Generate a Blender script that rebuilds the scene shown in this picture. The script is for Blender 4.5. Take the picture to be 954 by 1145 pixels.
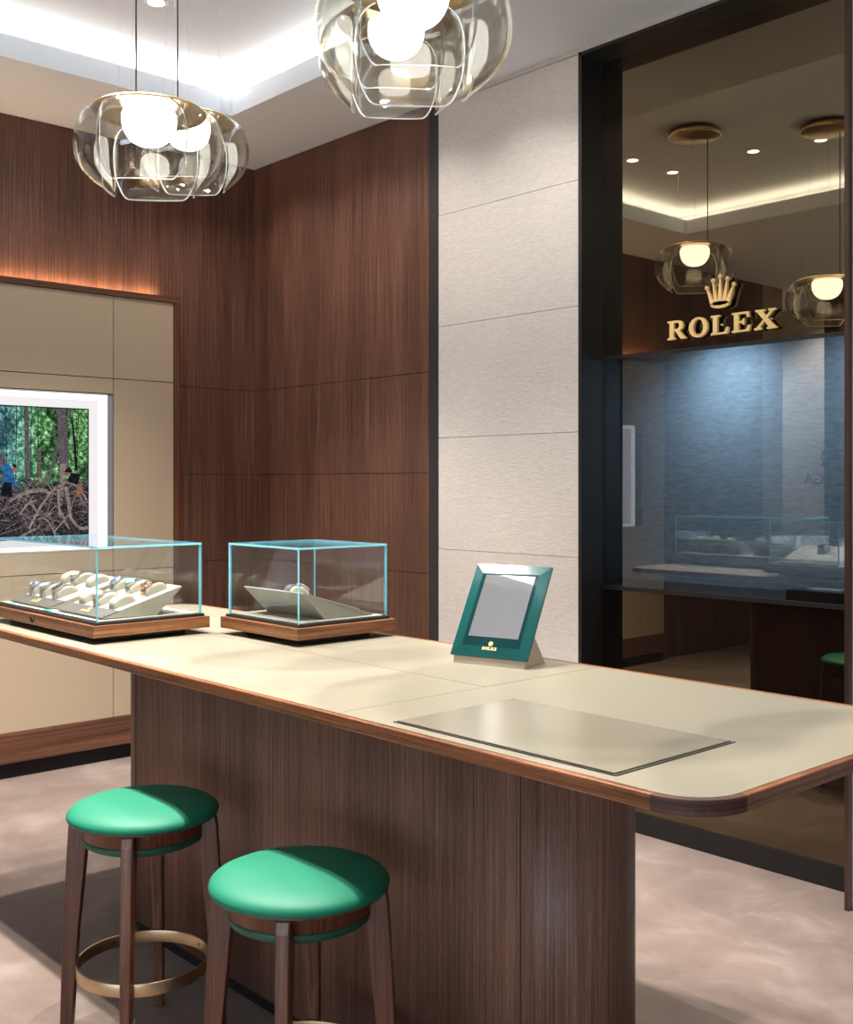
import bpy, bmesh, math, random
from mathutils import Vector, Matrix
random.seed(7)
PI = math.pi
S = bpy.context.scene
for o in list(bpy.data.objects): bpy.data.objects.remove(o)
COL = S.collection

# ------------------------------------------------------------ camera, world, light, exposure
cam = bpy.data.cameras.new('camera'); co = bpy.data.objects.new('camera', cam); COL.objects.link(co)
co.location = (0, 0, 1.5); co.rotation_euler = (PI/2, 0, math.atan2(.7396, .6730))
cam.sensor_fit = 'HORIZONTAL'; cam.sensor_width = 36; cam.lens = 36*1239/954; cam.shift_y = -31.5/954
cam.clip_start = .05; cam.clip_end = 60
S.camera = co
S.view_settings.view_transform = 'Standard'; S.view_settings.look = 'None'
S.view_settings.gamma = 1; S.view_settings.use_curve_mapping = False
S.view_settings.exposure = 0.0
W = bpy.data.worlds.new('world'); S.world = W; W.use_nodes = True
W.node_tree.nodes['Background'].inputs[0].default_value = (.9, .92, 1, 1)
W.node_tree.nodes['Background'].inputs[1].default_value = .12
S.cycles.max_bounces = 10; S.cycles.diffuse_bounces = 4; S.cycles.glossy_bounces = 5
S.cycles.transparent_max_bounces = 40; S.cycles.transmission_bounces = 8
S.cycles.caustics_reflective = False; S.cycles.caustics_refractive = False
S.cycles.sample_clamp_indirect = 6.0; S.cycles.use_denoising = True

def spot(name, loc, target, power, angle, blend, radius, colour=(1, .96, .915)):
    l = bpy.data.lights.new(name, 'SPOT'); l.energy = power; l.spot_size = math.radians(angle)
    l.spot_blend = blend; l.shadow_soft_size = radius; l.color = colour
    o = bpy.data.objects.new(name, l); COL.objects.link(o); o.location = loc
    d = Vector(target)-Vector(loc); o.rotation_euler = d.to_track_quat('-Z', 'Y').to_euler(); return o
def area(name, loc, target, power, sx, sy, colour=(1, .96, .9)):
    l = bpy.data.lights.new(name, 'AREA'); l.shape = 'RECTANGLE'; l.size = sx; l.size_y = sy
    l.energy = power; l.color = colour
    o = bpy.data.objects.new(name, l); COL.objects.link(o); o.location = loc
    d = Vector(target)-Vector(loc); o.rotation_euler = d.to_track_quat('-Z', 'Y').to_euler(); return o

TZ = 3.59   # raised tray ceiling
SZ = 3.40   # soffit
DOWN = [(-4.35, 2.37), (-4.39, 1.53), (-3.77, 1.55), (-3.37, 1.45), (-2.75, 1.56), (-2.1, 1.56), (-1.45, 1.60)]
for i, (x, y) in enumerate(DOWN):
    spot('downlight_lamp', (x, y, TZ-.03), (x, y, 0), (230, 330, 400, 400, 400, 390, 230)[i], 84, .5, .02)
for i, (x, y) in enumerate(((-3.9, 2.35), (-2.6, 2.4), (-1.5, 2.45))):
    spot('downlight_lamp', (x, y, TZ-.03), (x, y+.05, 0), (170, 150, 45)[i], 88, .6, .02)
# small lamps of the outer soffit wash the cabinets and the walls
for y in (.2, 1.2, 2.2, 3.0):
    spot('cabinet_wash', (-5.05, y, SZ-.02), (-5.75, y, 1.0), 20, 95, 1, .02)
for x in (-5.2, -4.6, -4.0, -3.4, -2.9):
    spot('wall_wash', (x, 3.25, SZ-.02), (x, 3.80, 1.0), 24, 110, 1, .02)
for x in (-1.3, -.2):
    spot('right_soffit_lamp', (x, 2.95, SZ-.02), (x-.1, 2.95, 0), 8, 80, .6, .03)
for x in (-7.0, -5.9, -4.6): spot('far_wall_wash', (x, -2.9, SZ-.02), (x, -3.5, 1.0), 200, 110, 1, .03)  # spots without fittings, added to brighten the far wall and its sign
# added fill light behind the camera, aimed up to brighten ceiling and walls
area('rear_fill_light', (-.4, -2.2, .35), (-1.8, 1.2, 3.4), 165, 4.5, 1.6, (.72, .86, 1))

# ------------------------------------------------------------ materials
def mat(name): 
    m = bpy.data.materials.new(name); m.use_nodes = True; nt = m.node_tree
    return m, nt, nt.nodes['Principled BSDF'], nt.nodes['Material Output']
def rgb(c): return (*c, 1) if len(c) == 3 else c
def plain(name, c, rough=.5, metal=0, spec=.5, coat=0):
    m, nt, b, o = mat(name); b.inputs['Base Color'].default_value = rgb(c)
    b.inputs['Roughness'].default_value = rough; b.inputs['Metallic'].default_value = metal
    b.inputs['Specular IOR Level'].default_value = spec; b.inputs['Coat Weight'].default_value = coat
    return m
def N(nt, t, **kw):
    n = nt.nodes.new(t)
    for k, v in kw.items():
        if k in n.inputs: n.inputs[k].default_value = v
        else: setattr(n, k, v)
    return n
def coords(nt, scale, kind='Object'):
    tc = N(nt, 'ShaderNodeTexCoord'); mp = N(nt, 'ShaderNodeMapping'); mp.inputs['Scale'].default_value = scale
    nt.links.new(tc.outputs[kind], mp.inputs[0]); return mp.outputs[0]
def ramp(nt, fac, stops):
    r = N(nt, 'ShaderNodeValToRGB'); e = r.color_ramp.elements
    while len(e) < len(stops): e.new(.5)
    for i, (p, c) in enumerate(stops): e[i].position = p; e[i].color = rgb(c)
    nt.links.new(fac, r.inputs[0]); return r.outputs[0]
def noise(nt, vec, scale, detail=4, rough=.5, dist=0):
    n = N(nt, 'ShaderNodeTexNoise'); n.inputs['Scale'].default_value = scale; n.inputs['Detail'].default_value = detail
    n.inputs['Roughness'].default_value = rough; n.inputs['Distortion'].default_value = dist
    nt.links.new(vec, n.inputs['Vector']); return n.outputs[0]
def mixc(nt, f, a, b, mode='MIX'):
    n = N(nt, 'ShaderNodeMix', data_type='RGBA', blend_type=mode)
    for s, v in ((0, f), (6, a), (7, b)):
        if hasattr(v, 'links'): nt.links.new(v, n.inputs[s])
        else: n.inputs[s].default_value = v if s == 0 else rgb(v)
    return n.outputs[2]
def bump(nt, b, h, strength, dist=.01):
    n = N(nt, 'ShaderNodeBump'); n.inputs['Strength'].default_value = strength; n.inputs['Distance'].default_value = dist
    nt.links.new(h, n.inputs['Height']); nt.links.new(n.outputs[0], b.inputs['Normal'])
def wood(name, dark, mid, light, axis='z', rough=.38, fine=140, wide=9, coat=.0):
    """straight-grained veneer; axis = direction of the grain"""
    m, nt, b, o = mat(name)
    if axis == 'h': axis = 'x'; hs = (.02, .02, 1)
    else: hs = None
    s = {'x': (.012, 1, 1), 'y': (1, .012, 1), 'z': (1, 1, .012)}[axis]
    s2 = {'x': (.06, 1, 1), 'y': (1, .06, 1), 'z': (1, 1, .06)}[axis]
    if hs: s = s2 = hs
    f = noise(nt, coords(nt, s), fine, 3, .6)
    w = noise(nt, coords(nt, s2), wide, 3, .55, .3)
    p = noise(nt, coords(nt, tuple(min(1, v*6) for v in s)), fine*2.2, 2, .5)
    c1 = ramp(nt, f, ((.3, dark), (.52, mid), (.74, light)))
    c2 = ramp(nt, w, ((.3, (.62, .58, .56)), (.7, (1.12, 1.1, 1.08))))
    c = mixc(nt, 1.0, c1, c2, 'MULTIPLY')
    c3 = ramp(nt, p, ((.42, (.72, .68, .66)), (.56, (1, 1, 1))))
    c = mixc(nt, .6, c, c3, 'MULTIPLY')
    nt.links.new(c, b.inputs['Base Color']); b.inputs['Roughness'].default_value = rough
    b.inputs['Coat Weight'].default_value = coat; b.inputs['Specular IOR Level'].default_value = .4
    bump(nt, b, f, .12, .002); return m
def glassy(name, tint, ior=1.5, gloss=(1, 1, 1), boost=0.0, rough=0.0):
    """thin pane: what is not reflected passes straight through, tinted"""
    m, nt, b, o = mat(name); nt.nodes.remove(b)
    t = N(nt, 'ShaderNodeBsdfTransparent'); t.inputs[0].default_value = rgb(tint)
    g = N(nt, 'ShaderNodeBsdfGlossy'); g.inputs['Color'].default_value = rgb(gloss); g.inputs['Roughness'].default_value = rough
    lw = N(nt, 'ShaderNodeLayerWeight'); lw.inputs[0].default_value = .5
    pw = N(nt, 'ShaderNodeMath', operation='POWER'); pw.inputs[1].default_value = 4.5
    fr = N(nt, 'ShaderNodeMath', operation='MULTIPLY'); fr.inputs[1].default_value = .8
    nt.links.new(lw.outputs['Facing'], pw.inputs[0]); nt.links.new(pw.outputs[0], fr.inputs[0])
    ad = N(nt, 'ShaderNodeMath', operation='ADD', use_clamp=True); ad.inputs[1].default_value = boost+.035
    mx = N(nt, 'ShaderNodeMixShader')
    nt.links.new(fr.outputs[0], ad.inputs[0]); nt.links.new(ad.outputs[0], mx.inputs[0])
    nt.links.new(t.outputs[0], mx.inputs[1]); nt.links.new(g.outputs[0], mx.inputs[2]); nt.links.new(mx.outputs[0], o.inputs[0])
    return m
def emit(name, c, s):
    m, nt, b, o = mat(name); nt.nodes.remove(b); e = N(nt, 'ShaderNodeEmission')
    e.inputs[0].default_value = rgb(c); e.inputs[1].default_value = s; nt.links.new(e.outputs[0], o.inputs[0]); return m

M = {}
M['wood_wall'] = wood('walnut_wall_veneer', (.068, .029, .018), (.145, .067, .044), (.25, .125, .086), 'z', .42, 150, 7)
M['wood_dark'] = wood('walnut_counter_veneer', (.105, .050, .034), (.185, .093, .065), (.265, .145, .103), 'z', .5, 190, 7)
M['wood_edge'] = wood('walnut_edging', (.10, .032, .012), (.235, .085, .032), (.36, .15, .06), 'h', .33, 160, 30, .15)
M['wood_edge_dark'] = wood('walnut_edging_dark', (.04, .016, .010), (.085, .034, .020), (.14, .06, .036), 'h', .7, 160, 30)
M['wood_case'] = wood('walnut_case_base', (.12, .045, .017), (.245, .102, .04), (.36, .165, .07), 'h', .35, 160, 30, .1)
M['wood_case_y'] = M['wood_case']
M['wood_stool'] = wood('walnut_stool', (.06, .020, .010), (.13, .047, .024), (.20, .08, .042), 'z', .35, 120, 14)
M['wood_trim'] = wood('walnut_trim', (.06, .022, .012), (.12, .048, .026), (.19, .085, .048), 'y', .4, 70, 6)
M['beige'] = plain('beige_lacquer', (.47, .36, .245), .45)
m, nt, b, o = mat('beige_leather_panel'); n = noise(nt, coords(nt, (1, 1, 1)), 900, 2)
nt.links.new(ramp(nt, n, ((.35, (.325, .242, .16)), (.65, (.40, .305, .21)))), b.inputs['Base Color']); b.inputs['Roughness'].default_value = .5
bump(nt, b, n, .1, .001); M['beige'] = m
m, nt, b, o = mat('cream_leather_top'); v = coords(nt, (1, 1, 1)); n = noise(nt, v, 700, 2)
nt.links.new(ramp(nt, n, ((.3, (.222, .196, .142)), (.7, (.252, .223, .165)))), b.inputs['Base Color']); b.inputs['Roughness'].default_value = .33
b.inputs['Specular IOR Level'].default_value = .55
bump(nt, b, n, .05, .001); M['cream'] = m
M['inset'] = plain('inset_glass_pad', (.212, .187, .137), .2, 0, .5)
M['pad'] = plain('cream_pad', (.35, .32, .25), .6)
M['white_pad'] = plain('white_case_floor', (.36, .34, .29), .6)
M['pad_grey'] = plain('grey_tray_front', (.075, .07, .062), .5)
M['black'] = plain('black_metal', (.012, .011, .011), .38)
M['black_strip'] = plain('black_bronze_strip', (.022, .020, .021), .45)
M['kick'] = plain('dark_kick', (.009, .007, .007), .6, 0, .3)
M['groove'] = plain('dark_groove', (.02, .012, .009), .8)
M['ceil'] = plain('ceiling_paint', (.75, .785, .825), .9)
M['brass'] = plain('brushed_brass', (.55, .40, .20), .3, 1)
M['ring'] = plain('satin_bronze_ring', (.50, .38, .24), .33, 1)
M['gold'] = plain('gold_letters', (1, .66, .26), .45, .0)
M['goldflat'] = plain('gold_print', (.85, .60, .22), .5)
M['green'] = None
m, nt, b, o = mat('green_leather'); n = noise(nt, coords(nt, (1, 1, 1)), 1500, 2)
nt.links.new(ramp(nt, n, ((.3, (.006, .125, .068)), (.7, (.009, .150, .083)))), b.inputs['Base Color']); b.inputs['Roughness'].default_value = .55; b.inputs['Specular IOR Level'].default_value = .25
bump(nt, b, n, .08, .001); M['green'] = m
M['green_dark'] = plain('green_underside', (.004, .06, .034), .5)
M['steel'] = plain('watch_steel', (.62, .62, .65), .28, 1)
M['rose'] = plain('watch_rose_gold', (.85, .52, .33), .2, 1)
M['ygold'] = plain('watch_yellow_gold', (.90, .62, .22), .2, 1)
M['dial_blue'] = plain('dial_blue', (.03, .07, .25), .2)
M['dial_green'] = plain('dial_green', (.01, .25, .14), .2)
M['dial_black'] = plain('dial_black', (.01, .01, .012), .15)
M['dial_silver'] = plain('dial_silver', (.6, .6, .6), .2)
M['lock'] = plain('lock_steel', (.06, .055, .05), .3, 1)
M['glass_case'] = glassy('clear_case_glass', (.96, .975, .975), 1.5)
M['glass_petal'] = glassy('smoked_petal_glass', (.90, .895, .87), 1.5, boost=.015)
M['petal_rim'] = plain('petal_glass_rim', (.75, .76, .74), .12, 0, .9)
m, nt, b, o = mat('cyan_glass_edge'); b.inputs['Base Color'].default_value = (.22, .62, .72, 1); b.inputs['Roughness'].default_value = .15
b.inputs['Specular IOR Level'].default_value = .8; M['cyan'] = m
# bronze mirror glass
m, nt, b, o = mat('bronze_mirror_glass'); g = N(nt, 'ShaderNodeBsdfGlossy'); g.inputs['Color'].default_value = (.23, .185, .12, 1); g.inputs['Roughness'].default_value = 0
d = N(nt, 'ShaderNodeBsdfDiffuse'); d.inputs[0].default_value = (.004, .003, .003, 1)
ad = N(nt, 'ShaderNodeAddShader'); nt.links.new(g.outputs[0], ad.inputs[0]); nt.links.new(d.outputs[0], ad.inputs[1]); nt.links.new(ad.outputs[0], o.inputs[0])
M['bronze'] = m
M['bronze_dark'] = m.copy(); M['bronze_dark'].name = 'dark_bronze_glass'
for n_ in M['bronze_dark'].node_tree.nodes:
    if n_.type == 'BSDF_GLOSSY': n_.inputs['Color'].default_value = (.13, .105, .07, 1)
m, nt, b, o = mat('tinted_clear_glass'); g = N(nt, 'ShaderNodeBsdfGlossy'); g.inputs['Color'].default_value = (.095, .092, .088, 1); g.inputs['Roughness'].default_value = 0
t = N(nt, 'ShaderNodeBsdfTransparent'); t.inputs[0].default_value = (.62, .66, .68, 1)
ad = N(nt, 'ShaderNodeAddShader'); nt.links.new(g.outputs[0], ad.inputs[0]); nt.links.new(t.outputs[0], ad.inputs[1]); nt.links.new(ad.outputs[0], o.inputs[0])
M['tinted'] = m
# textile
def textile(name, c1, c2, sc, bs):
    m, nt, b, o = mat(name)
    n = noise(nt, coords(nt, (.22, .22, 1)), sc, 3, .6, .4)
    n2 = noise(nt, coords(nt, (1, 1, 1)), 1.3, 2)
    c = ramp(nt, n, ((.32, c1), (.68, c2)))
    c = mixc(nt, 1, c, ramp(nt, n2, ((.3, (.94, .94, .95)), (.7, (1.04, 1.03, 1.02)))), 'MULTIPLY')
    nt.links.new(c, b.inputs['Base Color']); b.inputs['Roughness'].default_value = .75
    bump(nt, b, n, bs, .004); return m
M['stone'] = textile('pale_woven_wallcovering', (.55, .495, .445), (.64, .585, .53), 150, .35)
M['blue'] = textile('blue_grey_fabric', (.24, .29, .34), (.36, .42, .48), 120, .45)
# carpet
m, nt, b, o = mat('carpet'); v = coords(nt, (1, 1, 1))
a1 = noise(nt, v, 3.6, 9, .68, .5); a2 = noise(nt, v, 230, 4, .7)
c = ramp(nt, a1, ((.32, (.135, .092, .073)), (.52, (.175, .125, .10)), (.66, (.235, .178, .15))))
c = mixc(nt, 1, c, ramp(nt, a2, ((.3, (.78, .78, .78)), (.7, (1.1, 1.1, 1.1)))), 'MULTIPLY')
nt.links.new(c, b.inputs['Base Color']); b.inputs['Roughness'].default_value = .95; b.inputs['Specular IOR Level'].default_value = .1
b.inputs['Sheen Weight'].default_value = .25
bump(nt, b, a2, .5, .004); M['carpet'] = m
M['led'] = emit('cove_led', (1, .965, .92), 13)
M['led_warm'] = emit('warm_led', (1, .66, .36), 60)
M['lightbox'] = emit('lightbox_diffuser', (1, .95, .965), .92); M['lightbox_rim'] = emit('lightbox_rim', (1, .985, .97), 1.6)
M['globe'] = emit('opal_globe', (1, .97, .92), 9)
M['lens'] = emit('downlight_lens', (1, .97, .9), 14)
M['white'] = plain('white_trim', (.85, .85, .85), .5)
# teal frame
m, nt, b, o = mat('teal_glass_frame'); b.inputs['Base Color'].default_value = (.0, .020, .022, 1); b.inputs['Roughness'].default_value = .06
b.inputs['Specular IOR Level'].default_value = .5; M['teal'] = m
M['teal_edge'] = plain('teal_glass_bevel', (.0004, .044, .042), .1, 0, .6)
M['mirror'] = plain('silver_mirror', (.93, .93, .93), .0, 1)
M['champagne'] = plain('champagne_metal', (.62, .55, .43), .35, .85)

# ------------------------------------------------------------ mesh helpers
class MB:
    def __init__(s): s.bm = bmesh.new(); s.mats = []
    def mi(s, m):
        if m not in s.mats: s.mats.append(m)
        return s.mats.index(m)
    def box(s, x0, x1, y0, y1, z0, z1, m=None, rot=None):
        i = s.mi(m); vs = [s.bm.verts.new((x, y, z)) for z in (z0, z1) for y in (y0, y1) for x in (x0, x1)]
        fs = []
        for q in ((0, 2, 3, 1), (4, 5, 7, 6), (0, 1, 5, 4), (2, 6, 7, 3), (0, 4, 6, 2), (1, 3, 7, 5)):
            f = s.bm.faces.new([vs[k] for k in q]); f.material_index = i; fs.append(f)
        if rot: bmesh.ops.transform(s.bm, matrix=rot, verts=vs)
        return fs
    def prism(s, pts, z0, z1, m=None, T=None, m_side=None, smooth=False):
        """polygon in xy extruded z0..z1, then transformed by T"""
        i = s.mi(m); k = s.mi(m_side) if m_side else i; n = len(pts)
        lo = [s.bm.verts.new((x, y, z0)) for x, y in pts]; hi = [s.bm.verts.new((x, y, z1)) for x, y in pts]
        f = s.bm.faces.new(lo[::-1]); f.material_index = i
        f = s.bm.faces.new(hi); f.material_index = i
        for a in range(n):
            f = s.bm.faces.new((lo[a], lo[(a+1) % n], hi[(a+1) % n], hi[a])); f.material_index = k; f.smooth = smooth
        if T: bmesh.ops.transform(s.bm, matrix=T, verts=lo+hi)
    def lathe(s, prof, m=None, seg=48, T=None, closed=False, a0=0, a1=2*PI):
        i = s.mi(m); rows = []; full = abs(a1-a0-2*PI) < 1e-6; allv = []
        for r, z in prof:
            if r < 1e-6: v = s.bm.verts.new((0, 0, z)); rows.append([v]*seg); allv.append(v)
            else:
                row = [s.bm.verts.new((r*math.cos(a0+(a1-a0)*k/seg), r*math.sin(a0+(a1-a0)*k/seg), z)) for k in range(seg)]
                rows.append(row); allv += row
        R = list(zip(rows, rows[1:]+([rows[0]] if closed else [])))
        if not closed: R = R[:len(rows)-1]
        for A, B in R:
            for k in range(seg):
                q = []
                for v in (A[k], A[(k+1) % seg], B[(k+1) % seg], B[k]):
                    if v not in q: q.append(v)
                if len(q) > 2:
                    f = s.bm.faces.new(q); f.smooth = True; f.material_index = i
        if T: bmesh.ops.transform(s.bm, matrix=T, verts=allv)
    def tube(s, pts, r, m=None, seg=8, caps=True):
        i = s.mi(m); pts = [Vector(p) for p in pts]; rs = r if isinstance(r, (list, tuple)) else [r]*len(pts); rows = []
        for k, p in enumerate(pts):
            d = (pts[min(k+1, len(pts)-1)]-pts[max(k-1, 0)]).normalized()
            u = d.cross(Vector((0, 0, 1)));  u = u if u.length > 1e-3 else d.cross(Vector((1, 0, 0)))
            u.normalize(); w = d.cross(u)
            rows.append([s.bm.verts.new(p+(u*math.cos(2*PI*a/seg)+w*math.sin(2*PI*a/seg))*rs[k]) for a in range(seg)])
        for A, B in zip(rows, rows[1:]):
            for a in range(seg):
                f = s.bm.faces.new((A[a], A[(a+1) % seg], B[(a+1) % seg], B[a])); f.smooth = True; f.material_index = i
        if caps: s.bm.faces.new(rows[0][::-1]).material_index = i; s.bm.faces.new(rows[-1]).material_index = i
    def build(s, name, parent=None, bevel=0, seg=2, loc=None, smooth=False):
        bmesh.ops.recalc_face_normals(s.bm, faces=s.bm.faces)
        me = bpy.data.meshes.new(name); s.bm.to_mesh(me); s.bm.free()
        for m in s.mats: me.materials.append(m)
        if smooth:
            for p in me.polygons: p.use_smooth = True
        o = bpy.data.objects.new(name, me); COL.objects.link(o)
        if parent: o.parent = parent
        if loc: o.location = loc
        if bevel:
            b = o.modifiers.new('bevel', 'BEVEL'); b.width = bevel; b.segments = seg; b.limit_method = 'ANGLE'; b.angle_limit = math.radians(40)
        return o
def tag(o, label=None, cat=None, group=None, kind=None):
    for k, v in (('label', label), ('category', cat), ('group', group), ('kind', kind)):
        if v: o[k] = v
    return o
def empty(name, loc, rz=0, **kw):
    o = bpy.data.objects.new(name, None); COL.objects.link(o); o.location = loc; o.rotation_euler = (0, 0, rz)
    o.empty_display_size = .1; return tag(o, **kw)
def children(o): return [c for c in bpy.data.objects if c.parent == o]
def copy_tree(o, parent=None):
    c = o.copy(); COL.objects.link(c); c.parent = parent
    for ch in children(o): copy_tree(ch, c)
    return c
def struct(o): o['kind'] = 'structure'; return o
def rrect(x0, x1, y0, y1, r, seg=10):
    """rounded rectangle; r one radius or four (x0y0, x1y0, x1y1, x0y1)"""
    r = r if isinstance(r, tuple) else (r,)*4; P = []
    for (cx, cy, rr, a) in ((x0+r[0], y0+r[0], r[0], PI), (x1-r[1], y0+r[1], r[1], 1.5*PI), (x1-r[2], y1-r[2], r[2], 0), (x0+r[3], y1-r[3], r[3], PI/2)):
        for k in range(seg+1): t = a+PI/2*k/seg; P.append((cx+rr*math.cos(t), cy+rr*math.sin(t)))
    return P

# ------------------------------------------------------------ the room
XL, YB, YS = -5.66, 3.74, -1.73     # left wall, back wall, end of the wooden left wall
mb = MB(); mb.box(-8.6, 4.2, -3.6, 4.3, -.1, 0, M['carpet']); struct(mb.build('floor'))
# left wall, veneer panels with thin joints
def panels(mb, axis, c, d, us, zs, m, g=.0015):
    """panels of thickness d in front of plane c"""
    for u0, u1 in zip(us, us[1:]):
        for z0, z1 in zip(zs, zs[1:]):
            if axis == 'x': mb.box(c-.012, c, u0+g, u1-g, z0+g, z1-g, m)
            else: mb.box(u0+g, u1-g, c, c+.012, z0+g, z1-g, m)
ZW = [0, .545, 1.05, 1.555, 2.06, SZ]
mb = MB(); mb.box(XL-.1, XL-.01, YS, 4.3, 0, TZ+.1, M['groove'])
panels(mb, 'x', XL, .012, [YS, -.3, 3.751], ZW, M['wood_wall']); struct(mb.build('wall_left'))
mb = MB(); mb.box(XL-.1, -4.092, YB+.01, YB+.15, 0, TZ+.1, M['groove'])
panels(mb, 'y', YB, .012, [XL-.001, -4.092], ZW, M['wood_wall']); struct(mb.build('wall_back'))
mb = MB(); mb.box(-4.09, -4.022, YB-.002, YB+.1, 0, SZ, M['black_strip']); struct(mb.build('trim_1'))
NX0, NX1, NZ = -3.106, -1.893, 3.373
ZS = [0, .625, 1.178, 1.727, 2.277, 2.827, NZ]
mb = MB(); mb.box(-4.022, NX0-.013, YB+.01, 3.87, 0, TZ+.1, M['groove']); mb.box(NX1+.013, 4.2, YB+.01, 3.87, 0, TZ+.1, M['groove']); mb.box(NX0-.013, NX1+.013, YB+.01, 4.3, NZ+.003, TZ+.1, M['groove'])
panels(mb, 'y', YB, .012, [-4.022, NX0-.012], ZS, M['stone'], .0012); panels(mb, 'y', YB, .012, [NX1+.012, -.7, .6, 4.2], ZS, M['stone'], .0012)
panels(mb, 'y', YB, .012, [-4.022, 4.2], [NZ+.001, SZ], M['stone'], .0012); struct(mb.build('wall_stone'))
# niche with the tinted glazing
niche = empty('window_1', (-2.5, 3.88, 0), kind='structure', label='tall black framed bronze glazing set back in the pale wall')
def np_(mb, name, bevel=0):
    o = mb.build(name, niche, bevel); o.location = (2.5, -3.88, 0); return o
mb = MB()
mb.box(NX0-.012, NX0, YB-.004, 3.9, .0, NZ, M['black'])
mb.box(NX1, NX1+.012, YB-.004, 3.9, 0, NZ, M['black'])
mb.box(NX0-.012, NX1+.012, YB-.004, 3.9, NZ-.012, NZ+.003, M['black'])
np_(mb, 'frame')
M['bronze_trim'] = plain('bronze_trim', (.08, .045, .032), .35, .6)
mb = MB(); mb.box(NX0-.016, NX0-.0125, YB-.006, YB+.02, 0, NZ+.006, M['bronze_trim']); mb.box(NX1-.0, NX1+.016, YB-.03, YB-.0045, 0, NZ+.006, M['bronze_trim']); np_(mb, 'edge_trim')
mb = MB(); mb.box(NX0, NX1, 3.872, 3.9, 0, .087, M['kick']); np_(mb, 'plinth')
mb = MB(); mb.box(NX0, NX1, 3.88, 3.89, 2.062, NZ-.012, M['bronze']); np_(mb, 'upper_pane')
mb = MB(); mb.box(NX0, NX1, 3.88, 3.89, 0.087, 1.036, M['bronze_dark']); np_(mb, 'lower_pane')
mb = MB(); mb.box(NX0, NX1, 3.88, 3.882, 1.054, 2.046, M['tinted']); np_(mb, 'middle_pane')
mb = MB(); mb.box(NX0, NX1, 3.876, 3.89, 2.046, 2.062, M['black']); mb.box(NX0, NX1, 3.872, 3.89, 1.036, 1.054, M['black']); np_(mb, 'glazing_bar')
mb = MB(); a, b_, c = NX0-.35, NX1+.3, 4.26
mb.box(a, b_, c, c+.01, 1.0, 2.2, M['blue']); mb.box(a-.01, a, 4.021, c, 1.0, 2.2, M['blue']); mb.box(b_, b_+.01, 4.021, c, 1.0, 2.2, M['blue'])
mb.box(NX0-.02, NX0, 3.89, 4.02, 1.0, 2.2, M['black']); mb.box(NX1, NX1+.02, 3.89, 4.02, 1.0, 2.2, M['black']); mb.box(a, NX0, 4.01, 4.02, 1.0, 2.2, M['black']); mb.box(NX1, b_, 4.01, 4.02, 1.0, 2.2, M['black'])
mb.box(a, b_, 3.89, c, 1.0, 1.05, M['black']); mb.box(a, b_, 3.89, c, 2.19, 2.2, M['black']); np_(mb, 'display_recess')
for x, p in ((-3.15, 6), (-2.68, 31), (-2.1, 9)): spot('recess_lamp', (x, 3.98, 2.17), (x, 4.2, 1.45), p, 150, 1, .04, (.70, .87, 1))
mb = MB(); mb.box(-2.225, -1.93, 3.895, 4.01, 1.0505, 1.095, M['black']); pl = mb.build('display_plinth', None, .003)
tag(pl, 'low black display block behind the tinted middle pane', 'display block')
mb = MB(); mb.box(-.07, .07, -.03, .03, 0, .006, M['dial_silver'])
tag(mb.build('display_card', loc=(-2.08, 3.95, 1.0951)), 'pale card lying on the low black display block in the tinted window', 'card')

# beyond the wooden wall, seen only in the mirror
mb = MB(); mb.box(XL-.1, XL, -2.09, YS-.001, 0, SZ, M['beige']); mb.box(-8.6, XL-.1, -1.83, -1.73, 0, SZ, M['stone']); struct(mb.build('wall_return'))
mb = MB(); mb.box(-8.6, 4.2, -3.6, -3.42, 0, TZ, M['stone']); struct(mb.build('wall_front'))
mb = MB(); mb.box(4.1, 4.2, -3.42, 4.3, 0, TZ, M['stone']); struct(mb.build('wall_right'))
mb = MB(); mb.box(-8.7, -8.6, -3.6, -1.73, 0, TZ, M['stone']); struct(mb.build('wall_far_left'))
mb = MB(); mb.box(-5.18, -5.03, -2.12, -2.0, 0, SZ, M['wood_wall']); tag(mb.build('column', None, .004), 'dark wooden column reflected at the right side of the tinted glass', 'column')

# ceiling: soffit round a raised tray with a light cove
TX0, TX1, TY0, TY1 = -4.92, -.35, .61, 3.12; CV = .17
mb = MB()
for x0, x1, y0, y1 in ((-8.6, TX0, -3.6, 4.3), (TX1, 4.2, -3.6, 4.3), (TX0, TX1, -3.6, TY0), (TX0, TX1, TY1, 4.3)): mb.box(x0, x1, y0, y1, SZ, SZ+.012, M['ceil'])
struct(mb.build('ceiling'))
mb = MB()
for x0, x1, y0, y1 in ((TX0, TX0+.012, TY0, TY1), (TX1-.012, TX1, TY0, TY1), (TX0+.012, TX1-.012, TY0, TY0+.012), (TX0+.012, TX1-.012, TY1-.012, TY1)):
    mb.box(x0, x1, y0, y1, SZ, SZ+.105, M['ceil'])
struct(mb.build('trim_2'))
mb = MB(); a, b_, c, d = TX0-CV, TX1+CV, TY0-CV, TY1+CV
mb.box(a, b_, c, d, TZ, TZ+.02, M['ceil'])
for x0, x1, y0, y1 in ((a-.02, a, c, d), (b_, b_+.02, c, d), (a, b_, c-.02, c), (a, b_, d, d+.02)): mb.box(x0, x1, y0, y1, SZ+.013, TZ+.02, M['ceil'])
struct(mb.build('ceiling_tray'))
mb = MB()
g, h = .13, .145
for x0, x1, y0, y1 in ((TX0-h, TX0-g, TY0-g, TY1+g), (TX1+g, TX1+h, TY0-g, TY1+g), (TX0-g, TX1+g, TY0-h, TY0-g), (TX0-g, TX1+g, TY1+g, TY1+h)): mb.box(x0, x1, y0, y1, SZ+.014, SZ+.135, M['led'])
cl = mb.build('cove_light'); tag(cl, 'continuous white light strip hidden behind the lip of the raised ceiling', 'light strip')

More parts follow.
